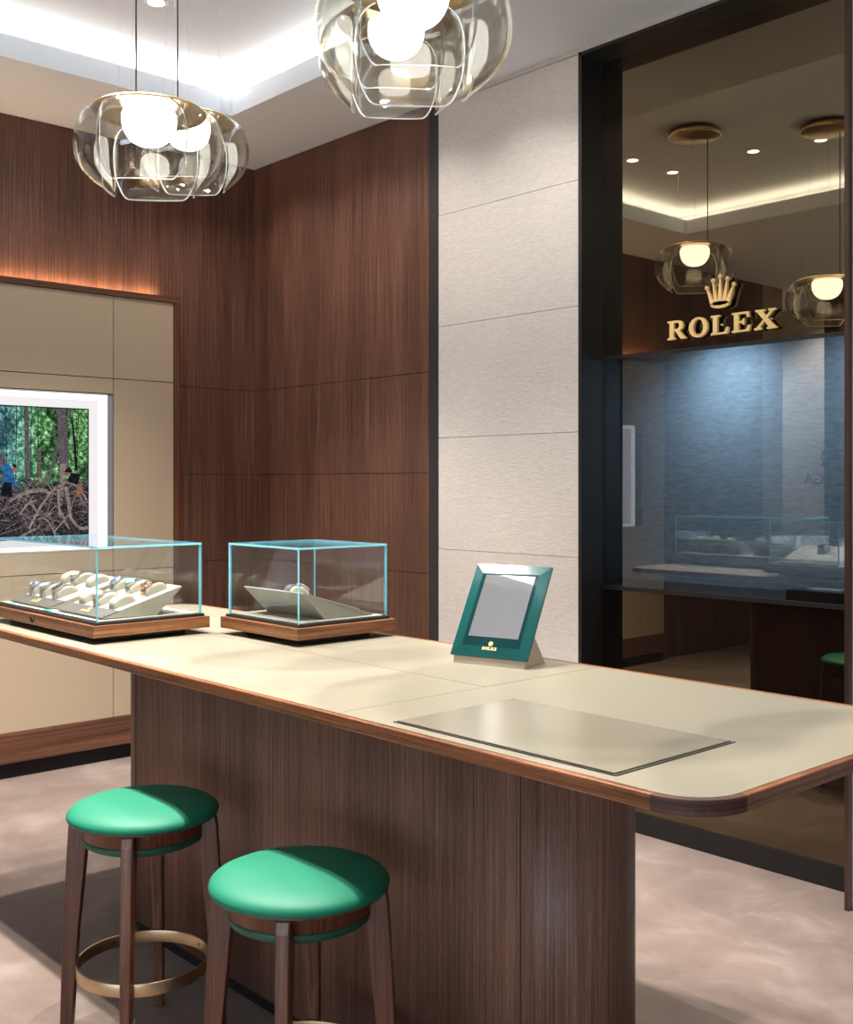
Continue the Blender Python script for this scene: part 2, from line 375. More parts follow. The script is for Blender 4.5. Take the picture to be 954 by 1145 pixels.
# downlight fittings
def downlight(x, y, z, label):
    t = empty('downlight', (x, y, z), label=label, cat='ceiling light', group='recessed downlights in the raised ceiling')
    mb = MB(); mb.lathe([(.036, -.001), (.048, -.003), (.052, 0), (.036, 0)], M['white'], 24, closed=True); mb.build('trim_ring', t)
    mb = MB(); mb.lathe([(0, -.0012), (.036, -.0012)], M['lens'], 24); mb.build('lens', t); return t
LAB = ['round recessed downlight nearest the ceiling corner, seen above the left lamp wires', 'second downlight from the left in the mirrored ceiling of the bronze glass', 'downlight in the mirrored ceiling between the two brass canopies',
       'downlight in the mirrored ceiling touching the right brass canopy']
for i, (x, y) in enumerate(DOWN[:3]+[(-3.37, 1.45)]): downlight(x, y, TZ, LAB[i])
downlight(-4.40, 1.955, TZ, 'leftmost small downlight in the mirrored ceiling of the bronze glass')

# ------------------------------------------------------------ wall cabinet with the lit picture
CX = -5.58; U0, U1 = -.04, 3.15
cab = empty('wall_cabinet', (CX, 1.7, 0), label='beige built-in wall unit with walnut trim around a lit picture niche', cat='wall cabinet')
def cp(mb, name, parent=cab, bevel=0):
    o = mb.build(name, parent, bevel); o.location = (-CX, -1.7, 0) if parent == cab else (0, 0, 0); return o
NY0, NY1, NZ0, NZ1 = .277, 2.785, 1.145, 1.985
mb = MB(); mb.box(XL+.004, CX-.014, U0, NY0, .1, 2.55, M['groove']); mb.box(XL+.004, CX-.014, NY1+.004, U1, .1, 2.55, M['groove']); mb.box(XL+.004, CX-.014, NY0, NY1, .1, NZ0-.01, M['groove']); mb.box(XL+.004, CX-.014, NY0, NY1, NZ1+.01, 2.5, M['groove']); cp(mb, 'carcass')
mb = MB(); mb.box(XL+.002, CX+.012, U0-.03, U1+.03, 2.518, 2.55, M['wood_trim']); mb.box(XL+.002, CX+.012, U1, U1+.03, 0.084, 2.518, M['wood_stool']); mb.box(XL+.002, CX+.012, U0-.03, U0, 0.084, 2.518, M['wood_stool']); mb.box(CX-.014, CX+.012, U0, U1, .084, .235, M['wood_trim']); cp(mb, 'walnut_trim', bevel=.002)
mb = MB(); mb.box(XL+.004, CX-.03, U0-.02, U1+.02, 0, .084, M['kick']); cp(mb, 'toe_kick')
def panel(y0, y1, z0, z1, name):
    mb = MB(); mb.box(CX-.014, CX, y0+.002, y1-.002, z0+.002, z1-.002, M['beige']); cp(mb, name, bevel=.001)
for y0, y1 in ((U0, NY0), (NY0, NY1), (NY1, U1)): panel(y0, y1, 2.07, 2.518, 'panel')
panel(U0, NY0, 1.03, 2.07, 'panel'); panel(NY1, U1, 1.03, 2.07, 'panel'); panel(NY0, NY1, NZ1, 2.07, 'panel')
panel(U0, NY0, .235, 1.03, 'door'); panel(NY1, U1, .235, 1.03, 'door')
for i in range(4): panel(NY1-(i+1)*.627, NY1-i*.627, .235, 1.03, 'door')
for i in range(2): panel(NY1-(i+1)*1.254, NY1-i*1.254, 1.03, NZ0, 'drawer_front')
mb = MB(); rv = plain('niche_reveal_metal', (.10, .085, .08), .35, .8)
mb.box(XL+.006, CX, NY1-.003, NY1, NZ0, NZ1, rv); mb.box(XL+.006, CX, NY0, NY0+.003, NZ0, NZ1, rv); mb.box(XL+.006, CX, NY0, NY1, NZ1-.003, NZ1, rv); mb.box(XL+.006, CX, NY0, NY1, NZ0, NZ0+.004, M['white_pad']); cp(mb, 'niche_reveal')
mb = MB(); mb.box(XL+.006, XL+.012, NY0+.004, NY1-.004, NZ0+.005, NZ1-.004, M['lightbox']); cp(mb, 'lit_border')
mb = MB(); q = .052; a, b_, c, d = NY0+.004, NY1-.004, NZ0+.005, NZ1-.004
for y0, y1, z0, z1 in ((a, a+q, c, d), (b_-q, b_, c, d), (a+q, b_-q, d-.03, d), (a+q, b_-q, c, c+.02)): mb.box(XL+.0125, XL+.016, y0, y1, z0, z1, M['lightbox_rim'])
cp(mb, 'lit_rim')
mb = MB(); mb.box(XL+.028, XL+.040, U0+.05, U1-.06, 2.5505, 2.556, M['led_warm']); cp(mb, 'warm_light_strip')

# picture of a mangrove swamp (flat lit print)
PY0, PY1, PZ0, PZ1 = .50, 2.66, 1.215, 1.897
PXp = XL+.03
pic = empty('lit_picture', (PXp, (PY0+PY1)/2, PZ0), label='backlit photograph of two people among mangrove roots in a forest', cat='picture')
def pm(name, fn, strength=1.0):
    m, nt, b, o = mat(name); nt.nodes.remove(b); e = N(nt, 'ShaderNodeEmission'); e.inputs[1].default_value = strength
    nt.links.new(fn(nt), e.inputs[0]); nt.links.new(e.outputs[0], o.inputs[0]); return m
def forest(nt):
    v = coords(nt, (1, 1, 1)); tc = N(nt, 'ShaderNodeTexCoord'); sp = N(nt, 'ShaderNodeSeparateXYZ'); nt.links.new(tc.outputs['Object'], sp.inputs[0])
    n = noise(nt, v, 38, 9, .85, .4); n2 = noise(nt, v, 6, 4, .6); n3 = noise(nt, coords(nt, (1, 1, 1.0)), 80, 4, .7)
    leaf = ramp(nt, n, ((.36, (.003, .012, .010)), (.45, (.012, .055, .018)), (.51, (.05, .16, .035)), (.56, (.20, .38, .17)), (.62, (.55, .75, .78)), (.7, (.8, .9, 1))))
    cool = ramp(nt, n, ((.36, (.01, .05, .09)), (.48, (.04, .17, .22)), (.6, (.30, .60, .85))))
    bluef = N(nt, 'ShaderNodeMapRange'); nt.links.new(sp.outputs['Y'], bluef.inputs[0]); bluef.inputs[1].default_value = .82; bluef.inputs[2].default_value = .45
    c = mixc(nt, bluef.outputs[0], leaf, cool)
    can = ramp(nt, n2, ((.42, (.28, .28, .32)), (.56, (1.15, 1.15, 1.1)))); c = mixc(nt, 1, c, can, 'MULTIPLY')
    mud = ramp(nt, n3, ((.42, (.006, .006, .010)), (.62, (.05, .04, .045)), (.75, (.2, .16, .13))))
    zf = N(nt, 'ShaderNodeMapRange'); nt.links.new(sp.outputs['Z'], zf.inputs[0]); zf.inputs[1].default_value = .32; zf.inputs[2].default_value = .24
    return mixc(nt, zf.outputs[0], c, mud)
M['forest'] = pm('forest_print', forest, 1.5)
def flat(c): 
    def fn(nt):
        n = noise(nt, coords(nt, (1, 1, 1)), 60, 4, .6); return ramp(nt, n, ((.35, tuple(v*.55 for v in c)), (.65, tuple(v*1.25 for v in c))))
    return fn
TR = pm('print_trunk', flat((.12, .10, .11))); RT = pm('print_root', flat((.27, .215, .19))); RD = pm('print_root_dark', flat((.13, .10, .10)))
SH = pm('print_shirt_blue', flat((.03, .14, .34))); BK = pm('print_black', flat((.012, .012, .02))); SK = pm('print_skin', flat((.32, .14, .09)))
yc = (PY0+PY1)/2; HW = (PY1-PY0)/2; HH = PZ1-PZ0
mb = MB(); mb.box(-.015, 0, -HW, HW, 0, HH, M['forest']); pf = mb.build('print', pic)
mb = MB()
RX = [0.0006]
def strip(pts, w, m):
    """flat ink stroke inside the print; pts in picture fractions (0..1 from the right part)"""
    RX[0] += .00002; i = mb.mi(m); P = [Vector((0, y, z)) for y, z in pts]; L = []; R_ = []
    for k, p in enumerate(P):
        d = (P[min(k+1, len(P)-1)]-P[max(0, k-1)]).normalized(); nrm = Vector((0, -d.z, d.y)); ww = (w if not isinstance(w, tuple) else w[0]+(w[1]-w[0])*k/(len(P)-1))/2
        L.append(p+nrm*ww); R_.append(p-nrm*ww)
    def cl(v): return (RX[0], max(-HW, min(HW, v.y)), max(0, min(HH, v.z)))
    lv = [mb.bm.verts.new(cl(v)) for v in L]; rv_ = [mb.bm.verts.new(cl(v)) for v in R_]
    for k in range(len(P)-1):
        try: mb.bm.faces.new((lv[k], lv[k+1], rv_[k+1], rv_[k])).material_index = i
        except Exception: pass
def pp(u, v):
    """u,v = pixel on the photo's print (x 0..97, y 455..600) -> local y,z"""
    return (HW-(97-u)/97*.47, HH*(601-v)/(601-459))
def curve(a, b, sag, n=8):
    out = []
    for k in range(n+1):
        t = k/n; out.append((a[0]+(b[0]-a[0])*t, a[1]+(b[1]-a[1])*t+sag*4*t*(1-t)))
    return out
for k in range(40):   # far thin trunks
    u = random.uniform(-340, 95); strip([pp(u, 455), pp(u+random.uniform(-3, 3), 535)], .004, BK)
for u in (-330, -285, -240, -190, -140, -95, -50, -22): strip([pp(u, 452), pp(u+2, 545)], .02, TR)
strip([pp(28, 452), pp(28.5, 500), pp(29.5, 545)], (.02, .03), TR)
strip([pp(66.5, 452), pp(69, 500), pp(70, 527)], (.05, .055), TR); strip([pp(69, 520), pp(66, 565)], (.035, .02), RT)
strip([pp(66, 490), pp(57, 520), pp(47, 545)], (.014, .02), TR); strip([pp(79, 470), pp(82, 500), pp(84, 527)], (.01, .014), BK); strip([pp(78, 455), pp(70, 475)], .012, TR)
strip([pp(0, 510), pp(8, 530), pp(18, 550)], (.03, .03), TR)
strip([pp(42, 505), pp(42, 535)], .02, RD)
for k in range(420):
    u = random.uniform(-340, 97) if k%3 else random.uniform(-10, 97); v = random.uniform(545, 592); L = random.uniform(12, 42)*random.choice((-1, 1))
    strip(curve(pp(u, v), pp(u+L, v+random.uniform(-4, 18)), random.uniform(.0, .09)), random.uniform(.0016, .0052), random.choice((RD, RT, RD, BK, BK)))
for p0, p1, s_, w in (((62, 545), (97, 563), .06, .014), ((30, 590), (60, 545), .02, .012), ((10, 560), (60, 553), .03, .01), ((16, 556), (50, 549), .02, .01), ((62, 548), (64, 578), .0, .013), ((70, 545), (76, 578), .03, .02), ((76, 578), (97, 590), -.03, .016),
                      ((63, 570), (75, 592), .0, .008), ((40, 580), (60, 600), .04, .008), ((18, 600), (37, 590), .0, .012), ((20, 575), (38, 560), .02, .01), ((57, 595), (75, 575), .0, .008), ((25, 565), (40, 576), .03, .008)):
    strip(curve(pp(*p0), pp(*p1), s_), w, RT)
# two people, printed
strip([pp(4, 522), pp(9, 530), pp(6, 548)], (.045, .05), SH); strip([pp(10, 530), pp(15, 541), pp(18, 545)], (.02, .012), SH); strip([pp(13.5, 524), pp(15.5, 529)], .024, SK); strip([pp(12.5, 521), pp(16, 524)], .016, BK)
strip([pp(6, 540), pp(2, 555)], .03, BK); strip([pp(8, 540), pp(9, 556)], .03, BK)
strip([pp(72, 525), pp(76, 530)], .035, BK); strip([pp(74, 534), pp(86, 537)], (.05, .06), BK); strip([pp(76, 531), pp(68, 531)], (.02, .014), SK); strip([pp(86, 542), pp(88, 551)], (.035, .03), SK); strip([pp(85, 548), pp(86, 556)], .022, SK)
mb.build('print_figures', pf)
mb = MB(); fb = M['black_strip']
mb.box(-.016, .003, -HW-.006, HW+.006, -.006, 0, fb); mb.box(-.016, .003, -HW-.006, HW+.006, HH, HH+.006, fb); mb.box(-.016, .003, -HW-.006, -HW, 0, HH, fb); mb.box(-.016, .003, HW, HW+.006, 0, HH, fb); mb.build('frame', pic)

# ------------------------------------------------------------ counter
K0, K1, KY0, KY1, KZ = -4.12, -.97, 1.47, 2.40, 1.0
cnt = empty('counter', (-2.5, 1.935, 0), label='long walnut display counter with a cream leather top and rounded ends', cat='counter')
def kp(mb, name, bevel=0, parent=cnt, **kw):
    o = mb.build(name, parent, bevel, **kw); o.location = (2.5, -1.935, 0) if parent == cnt else (0, 0, 0); return o
out = rrect(K0, K1, KY0, KY1, .11, 14); e = .016; inn = rrect(K0+e, K1-e, KY0+e, KY1-e, .11-e, 14)
# edging: a ring of solid walnut
mb = MB(); n = len(out); i0 = mb.mi(M['wood_edge']); i9 = mb.mi(M['wood_edge_dark']); bm = mb.bm
O1 = [bm.verts.new((x, y, KZ-.028)) for x, y in out]; O2 = [bm.verts.new((x, y, KZ)) for x, y in out]
I1 = [bm.verts.new((x, y, KZ-.028)) for x, y in inn]; I2 = [bm.verts.new((x, y, KZ)) for x, y in inn]
for a in range(n):
    b2 = (a+1) % n
    for q in ((O1[a], O1[b2], O2[b2], O2[a]), (O2[a], O2[b2], I2[b2], I2[a]), (I2[a], I2[b2], I1[b2], I1[a]), (I1[a], I1[b2], O1[b2], O1[a])): 
        f = bm.faces.new(q)
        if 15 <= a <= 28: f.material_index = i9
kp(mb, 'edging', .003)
mb = MB(); mb.prism(inn, KZ-.026, KZ-.0035, M['groove'])
XS, YM = -1.922, 1.946; g = .0012; r_ = .11-e
a0, a1, b0, b1 = K0+e+.0004, K1-e-.0004, KY0+e+.0004, KY1-e-.0004
kp(mb, 'core')
mb = MB(); mb.prism(rrect(a0, XS-g, b0, YM-g, (r_, .0005, .0005, .0005), 8), KZ-.003, KZ-.0005, M['cream'])
mb.prism(rrect(a0, XS-g*1.6, YM+g, b1, (.0005, .0005, .0005, r_), 8), KZ-.003, KZ-.0005, M['cream'])
mb.prism(rrect(XS+g*.4, a1, b0, b1, (.0005, r_, r_, .0005), 8), KZ-.003, KZ-.0005, M['cream'])
kp(mb, 'leather_top')
mb = MB(); bb = rrect(-3.537, -1.489, 1.77, 2.076, .1528, 24); mb.prism(bb, .045, KZ-.028, M['wood_dark'], smooth=True)
base = kp(mb, 'base')
for xx in (-3.385, -1.642):
    mb = MB(); mb.box(xx-.0012, xx+.0012, 1.7685, 1.78, .05, KZ-.03, M['groove']); kp(mb, 'base_joint')
mb = MB(); mb.prism(rrect(-3.52, -1.506, 1.787, 2.059, .135, 12), 0, .045, M['kick']); kp(mb, 'plinth')
mb = MB(); mb.prism(rrect(K0+.12, K1-.10, KY0+.10, KY1-.10, .08, 8), KZ-.040, KZ-.0285, M['white']); kp(mb, 'underside_panel')
# inset writing glass
ins = empty('inset_glass_panel', (-1.482, 1.707, KZ), label='flush glass panel with a black double border inset in the counter', cat='glass panel')
mb = MB(); mb.box(-.286, .286, -.178, .178, -.0004, .0008, M['inset']); mb.build('pane', ins)
mb = MB()
for k in (0, .0095):
    mb.box(-.286, .286+k, -.1815-k-.0018, -.1815-k+.0018, -.0004, .0012, M['black']); mb.box(.2875+k-.0018, .2875+k+.0018, -.1815-k, .178, -.0004, .0012, M['black'])
mb.build('border', ins)

# ------------------------------------------------------------ lettering
def T2(pts): return pts
def R_poly():
    outer = [(0, 0), (.40, 0), (.40, .09), (.31, .12), (.31, .44), (.40, .44), (.62, .05), (.66, 0), (.92, 0), (.92, .08), (.84, .11), (.62, .47), (.74, .54), (.79, .66), (.79, .76), (.75, .88), (.66, .96), (.52, 1), (0, 1), (0, .91), (.10, .88), (.10, .12), (0, .09)]
    hole = [(.31, .55), (.31, .89), (.46, .89), (.54, .86), (.58, .78), (.58, .66), (.54, .58), (.46, .55)]
    return [outer, hole], .95
def O_poly():
    o = [(.46+.46*math.cos(t), .5+.53*math.sin(t)) for t in [2*PI*k/32 for k in range(32)]]
    h = [(.46+.24*math.cos(t), .5+.43*math.sin(t)) for t in [2*PI*k/32 for k in range(32)]]
    return [o, h], .95
def L_poly(): return [[(0, 0), (.80, 0), (.83, .34), (.73, .34), (.66, .13), (.60, .10), (.31, .10), (.31, .88), (.42, .91), (.42, 1), (0, 1), (0, .91), (.10, .88), (.10, .12), (0, .09)]], .87
def E_poly(): return [[(0, 0), (.80, 0), (.85, .32), (.75, .32), (.68, .13), (.60, .10), (.31, .10), (.31, .46), (.46, .46), (.50, .36), (.58, .36), (.58, .67), (.50, .67), (.46, .56), (.31, .56), (.31, .90), (.58, .90), (.66, .87), (.70, .72), (.80, .72), (.78, 1), (0, 1), (0, .91), (.10, .88), (.10, .12), (0, .09)]], .90
def X_poly(): return [[(0, 0), (.34, 0), (.34, .09), (.26, .11), (.46, .40), (.64, .11), (.56, .09), (.56, 0), (1.0, 0), (1.0, .09), (.92, .12), (.60, .56), (.84, .88), (.94, .91), (.94, 1), (.62, 1), (.62, .91), (.70, .89), (.54, .66), (.39, .89), (.47, .91), (.47, 1), (.05, 1), (.05, .91), (.13, .88), (.40, .48), (.11, .12), (0, .09)]], 1.0
def crown_polys():
    out = []
    base = (0, 0); tips = [(-.47, .66), (-.25, .86), (0, .96), (.25, .86), (.47, .66)]; roots = [(-.29, .12), (-.15, .09), (0, .08), (.15, .09), (.29, .12)]
    P = []
    body = [(-.30, .10)]
    for k, (t, r0) in enumerate(zip(tips, roots)):
        d = Vector(t)-Vector((r0[0]*.8, r0[1])); nn = Vector((-d.y, d.x)).normalized()
        out.append([tuple(Vector((r0[0]*.85, r0[1]))-nn*.085), tuple(Vector(t)-nn*.016), tuple(Vector(t)+nn*.016), tuple(Vector((r0[0]*.85, r0[1]))+nn*.085)])
        out.append([(t[0]+.062*math.cos(a), t[1]+.062*math.sin(a)) for a in [2*PI*q/14 for q in range(14)]])
    out.append([(.33*math.cos(a), .10+.105*math.sin(a)) for a in [2*PI*q/24 for q in range(24)]])
    return out
def poly_mesh(polys, depth, m, scale, holes=True):
    """filled 2D shape -> solid; built in x,z plane, front towards -y"""
    cu = bpy.data.curves.new('shape', 'CURVE'); cu.dimensions = '2D'; cu.fill_mode = 'BOTH'; cu.extrude = depth/2
    for p in polys:
        s = cu.splines.new('POLY'); s.points.add(len(p)-1); s.use_cyclic_u = True
        for i, q in enumerate(p): s.points[i].co = (q[0]*scale, q[1]*scale, 0, 1)
    ob = bpy.data.objects.new('shape', cu); COL.objects.link(ob); dg = bpy.context.evaluated_depsgraph_get(); dg.update()
    me = bpy.data.meshes.new_from_object(ob.evaluated_get(dg)); bpy.data.objects.remove(ob); bpy.data.curves.remove(cu)
    me.transform(Matrix.Rotation(PI/2, 4, 'X')); me.materials.clear(); me.materials.append(m); return me
def joined(polys, depth, m, scale):
    me0 = None; bm = bmesh.new()
    for p in polys:
        me = poly_mesh([p], depth, m, scale); bm.from_mesh(me); bpy.data.meshes.remove(me)
    me = bpy.data.meshes.new('shape'); bm.to_mesh(me); bm.free(); me.materials.append(m); return me
LET = (R_poly, O_poly, L_poly, E_poly, X_poly)
def emblem(parent, width, h, depth, m, crown_h, crown_gap, T=None, crown_w=None, single=False):
    """word of five letters and a five-pointed crown, centred on x=0, word baseline at z=0"""
    adv = []; x = 0
    for fn in LET: adv.append(x); x += fn()[1]*1.0+.12
    tot = x-.12; sc_x = width/tot; obs = []
    for fn, a in zip(LET, adv):
        ps, w = fn(); me = poly_mesh(ps, depth, m, 1.0); me.transform(Matrix.Diagonal((sc_x, 1, h, 1)))
        for v in me.vertices: v.co.x += a*sc_x-width/2; v.co.y = depth/2 if v.co.y > 0 else -depth/2
        obs.append(('letter', me))
    me = joined(crown_polys(), 1.0, m, 1.0)
    cw = crown_w or crown_h
    for v in me.vertices: v.co = Vector((v.co.x*cw, depth/2 if v.co.y > 0 else -depth/2, v.co.z*crown_h+h+crown_gap))
    obs.append(('crown', me))
    if single:
        bm = bmesh.new()
        for _, me in obs:
            if T: me.transform(T)
            bm.from_mesh(me)
        me = bpy.data.meshes.new('emblem'); bm.to_mesh(me); bm.free(); me.materials.append(m)
        o = bpy.data.objects.new('emblem', me); COL.objects.link(o); o.parent = parent; return o
    for nme, me in obs:
        if T: me.transform(T)
        o = bpy.data.objects.new(nme, me); COL.objects.link(o); o.parent = parent
sg = empty('wall_sign', (-2.488, 3.857, 2.098), label='gold crown and ROLEX lettering mounted on the bronze glass', cat='sign')
emblem(sg, .502, .078, .014, M['gold'], .132, .028, crown_w=.132)
for x, z in ((-.235, .04), (-.11, .012), (.0, .04), (.1, .04), (.22, .04), (0, .135)):
    mb = MB(); mb.tube([(x, .006, z), (x, .022, z)], .004, M['gold']); mb.build('standoff', sg)
# sign on the far wall, read backwards in the mirror
fs = empty('wall_sign', (-5.87, -3.418, 1.50), PI, label='dark OMEGA sign on the far wall, reflected backwards in the tinted glass', cat='sign')
M['sign_dark'] = plain('sign_brown', (.10, .055, .05), .6)
cu = bpy.data.curves.new('t', 'FONT'); cu.body = 'OMEGA'; cu.size = .165; cu.align_x = 'CENTER'; cu.extrude = .006; cu.space_character = 1.05
to = bpy.data.objects.new('t', cu); COL.objects.link(to); dg = bpy.context.evaluated_depsgraph_get(); dg.update()
me = bpy.data.meshes.new_from_object(to.evaluated_get(dg)); bpy.data.objects.remove(to); me.materials.clear(); me.materials.append(M['sign_dark']); me.transform(Matrix.Rotation(PI/2, 4, 'X'))
o = bpy.data.objects.new('letters', me); COL.objects.link(o); o.parent = fs
mb = MB(); pts = [(.085*math.cos(t), 0, .29+.09*math.sin(t)) for t in [-1.1+(2*PI-.95)*k/26 for k in range(27)]]
pts = [(.085*math.cos(t), 0, .29+.09*math.sin(t)) for t in [math.radians(-58)+math.radians(296)*k/26 for k in range(27)]]
mb.tube(pts, .011, M['sign_dark'], 6); mb.box(.03, .1, -.006, .006, .195, .217, M['sign_dark']); mb.box(-.1, -.03, -.006, .006, .195, .217, M['sign_dark']); mb.build('symbol', fs)

# ------------------------------------------------------------ display cases
def case(name, x0, x1, y0, y1, label, lock=None):
    cx, cy = (x0+x1)/2, (y0+y1)/2; t = empty(name, (cx, cy, KZ), label=label, cat='display case'); hx, hy = (x1-x0)/2, (y1-y0)/2
    mb = MB(); mb.box(-hx+.06, hx-.06, -hy+.06, hy-.06, 0, .02, M['black']); mb.build('foot', t)
    mb = MB(); mb.box(-hx, hx, -hy, hy, .02, .057, M['wood_case']); mb.build('wooden_base', t, .0015)
    mb = MB(); q = .013; mb.box(-hx+q, hx-q, -hy+q, hy-q, .057, .066, M['black']); mb.build('black_liner', t, .001)
    mb = MB(); q = .028; mb.box(-hx+q, hx-q, -hy+q, hy-q, .066, .0685, M['white_pad']); mb.build('floor_pad', t)
    q = .02; gx, gy, z0, z1, th = hx-q, hy-q, .066, .303, .0065
    def pane(a, b, c, d, e_, f, ax):
        mb = MB(); fs_ = mb.box(a, b, c, d, e_, f, M['glass_case']); k = mb.mi(M['cyan'])
        for fc in fs_:
            fc.normal_update()
            if abs(fc.normal[ax]) < .5: fc.material_index = k
        mb.build('glass_pane', t)
    pane(-gx+th, gx-th, -gy, -gy+th, z0, z1-th, 1); pane(-gx+th, gx-th, gy-th, gy, z0, z1-th, 1)
    pane(-gx, -gx+th, -gy, gy, z0, z1-th, 0); pane(gx-th, gx, -gy, gy, z0, z1-th, 0)
    pane(-gx, gx, -gy, gy, z1-th+.0003, z1, 2)
    if lock is not None:
        mb = MB(); mb.lathe([(0, 0), (.012, 0), (.012, .004), (.009, .006), (0, .006)], M['lock'], 20, Matrix.Translation((lock-cx, -hy, .037)) @ Matrix.Rotation(PI/2, 4, 'X')); mb.build('lock', t)
    return t
case('display_case', -4.10, -3.235, 1.548, 1.962, 'long glass display case on a walnut base with a lock, many watches inside', -3.70)
case('display_case', -3.205, -2.765, 1.984, 2.378, 'square glass display case on a walnut base with a single watch inside')
FZ = KZ+.0685
def tray(cx, cy, rz, label, logo=True):
    """wedge tray: low front at -y, high overhanging back"""
    t = empty('watch_tray', (cx, cy, FZ), rz, label=label, cat='watch tray', group='sloping cream watch trays'); w, d, hi, lo = .168, .1425, .087, .004
    mb = MB(); i = mb.mi(M['pad']); bm = mb.bm
    T = [bm.verts.new(p) for p in ((-w, -d, lo), (w, -d, lo), (w, d, hi), (-w, d, hi))]; B = [bm.verts.new(p) for p in ((-w+.006, -d+.02, 0), (w-.006, -d+.02, 0), (w-.006, d-.09, 0), (-w+.006, d-.09, 0))]
    bm.faces.new(T); bm.faces.new(B[::-1])
    for a in range(4): bm.faces.new((T[a], B[a], B[(a+1) % 4], T[(a+1) % 4]))
    for f in bm.faces: f.material_index = i
    mb.build('wedge', t)
    ang = math.atan2(hi-lo, 2*d); Rm = Matrix.Translation((0, -d, lo)) @ Matrix.Rotation(ang, 4, 'X'); L = 2*d/math.cos(ang)
    mb = MB(); mb.box(-w, w, .062, L, .0002, .004, M['white_pad'], Rm); mb.build('pad', t)
    mb = MB(); mb.box(-w, w, 0, .060, .0002, .004, M['pad_grey'], Rm); mb.build('front_strip', t)
    if logo: emblem(t, .056, .012, .0006, M['goldflat'], .016, .003, Rm @ Matrix.Translation((0, .02, .0045)) @ Matrix.Rotation(-PI/2, 4, 'X'), single=True).name = 'logo'
    t2 = t; t2['_a'] = ang; return t, Rm
def on_tray(t, Rm, u, v, h=.004):
    return (Matrix.Translation(t.location) @ Matrix.Rotation(t.rotation_euler.z, 4, 'Z') @ Rm) @ Matrix.Translation((u, v, h))
# pillow: profile in y,z extruded over x with a soft edge
def pillow_profile(s=0.0):
    P = []; L, H = .040, .031
    for k in range(25):
        t = PI*k/24; c, sn = math.cos(t), math.sin(t)
        P.append((-(L-s)*math.copysign(abs(c)**.75, c), (H-s)*abs(sn)**.8))
    return P
def make_pillow():
    mb = MB(); i = mb.mi(M['pad']); xs = ((-.022, .009), (-.0205, .004), (-.0165, 0), (.0165, 0), (.0205, .004), (.022, .009)); rows = []
    for x, s in xs: rows.append([mb.bm.verts.new((x, y, z)) for y, z in pillow_profile(s)])
    for A, B in zip(rows, rows[1:]):
        for k in range(len(A)-1): f = mb.bm.faces.new((A[k], A[k+1], B[k+1], B[k])); f.smooth = True
        mb.bm.faces.new((A[-1], A[0], B[0], B[-1]))
    mb.bm.faces.new(rows[0]); mb.bm.faces.new(rows[-1][::-1])
    return mb.build('watch_pillow')
def band_mesh(m, m2):
    mb = MB(); a = mb.mi(m); b = mb.mi(m2); P = pillow_profile(-.0008); Q = pillow_profile(-.0038); bm = mb.bm
    for k in range(len(P)-1):
        for j, (x0, x1, mm) in enumerate(((-.015, -.006, a), (-.0056, .0056, b), (.006, .015, a))):
            sh = .12
            def L(p, q, t): return (p[0]+(q[0]-p[0])*t, p[1]+(q[1]-p[1])*t)
            p0, p1, q0, q1 = L(P[k], P[k+1], sh), L(P[k], P[k+1], 1-sh), L(Q[k], Q[k+1], sh), L(Q[k], Q[k+1], 1-sh)
            vs = [bm.verts.new((x, y, z)) for (y, z) in (p0, p1, q1, q0) for x in (x0, x1)]
            for q in ((0, 1, 3, 2), (2, 3, 5, 4), (4, 5, 7, 6), (6, 7, 1, 0), (0, 2, 4, 6), (1, 7, 5, 3)): bm.faces.new([vs[i] for i in q]).material_index = mm
    return mb
def make_watch(m, m2, dial, bez, label):
    t = empty('wristwatch', (0, 0, 0), label=label, cat='watch', group='wristwatches in the display cases')
    band_mesh(m, m2).build('bracelet', t)
    P = pillow_profile(-.001); y, z = P[9]; y2, z2 = P[10]; an = math.atan2(P[11][1]-P[8][1], P[11][0]-P[8][0])
    T = Matrix.Translation(((0), (P[9][0]+P[10][0])/2, (P[9][1]+P[10][1])/2)) @ Matrix.Rotation(an, 4, 'X')
    mb = MB(); mb.lathe([(0, 0), (.018, 0), (.020, .002), (.020, .007), (.018, .0085), (0, .0085)], m, 32, T); mb.tube([tuple(T @ Vector((.016, 0, .0045))), tuple(T @ Vector((.021, 0, .0045)))], .0024, m, 8)
    for sx in (-1, 1):
        for sy in (-1, 1): mb.box(sx*.0105-.002, sx*.0105+.002, sy*.0175-.005, sy*.0175+.005, .0005, .006, m, T)
    c = mb.build('watch_case', t)
    mb = MB(); mb.lathe([(.0150, .0085), (.0195, .0085), (.0188, .0105), (.0155, .011)], bez, 32, T, closed=True); mb.build('bezel', t)
    mb = MB(); mb.lathe([(0, .0092), (.0154, .0092)], dial, 32, T); dl = mb.build('dial', t)
    mb = MB(); mb.box(-.0006, .0006, 0, .010, .0095, .0099, M['dial_silver'], T); mb.box(-.0007, .0007, 0, .007, .0099, .0103, M['dial_silver'], T @ Matrix.Rotation(-1.0, 4, 'Z'))
    for k in range(12):
        R2 = T @ Matrix.Rotation(k*PI/6, 4, 'Z'); mb.box(-.0006, .0006, .0105, .0128, .0093, .0097, M['dial_silver'], R2)
    mb.build('hands', dl); return t
WK = {'steel_blue': ('steel', 'steel', 'dial_blue', 'steel'), 'steel_green': ('steel', 'steel', 'dial_silver', 'dial_green'), 'steel_black': ('steel', 'steel', 'dial_black', 'dial_black'), 'two_tone': ('steel', 'ygold', 'dial_silver', 'ygold'), 'rose': ('rose', 'rose', 'dial_black', 'rose'), 'gold': ('ygold', 'ygold', 'dial_silver', 'ygold')}
PROTO = {}; pil0 = [None]
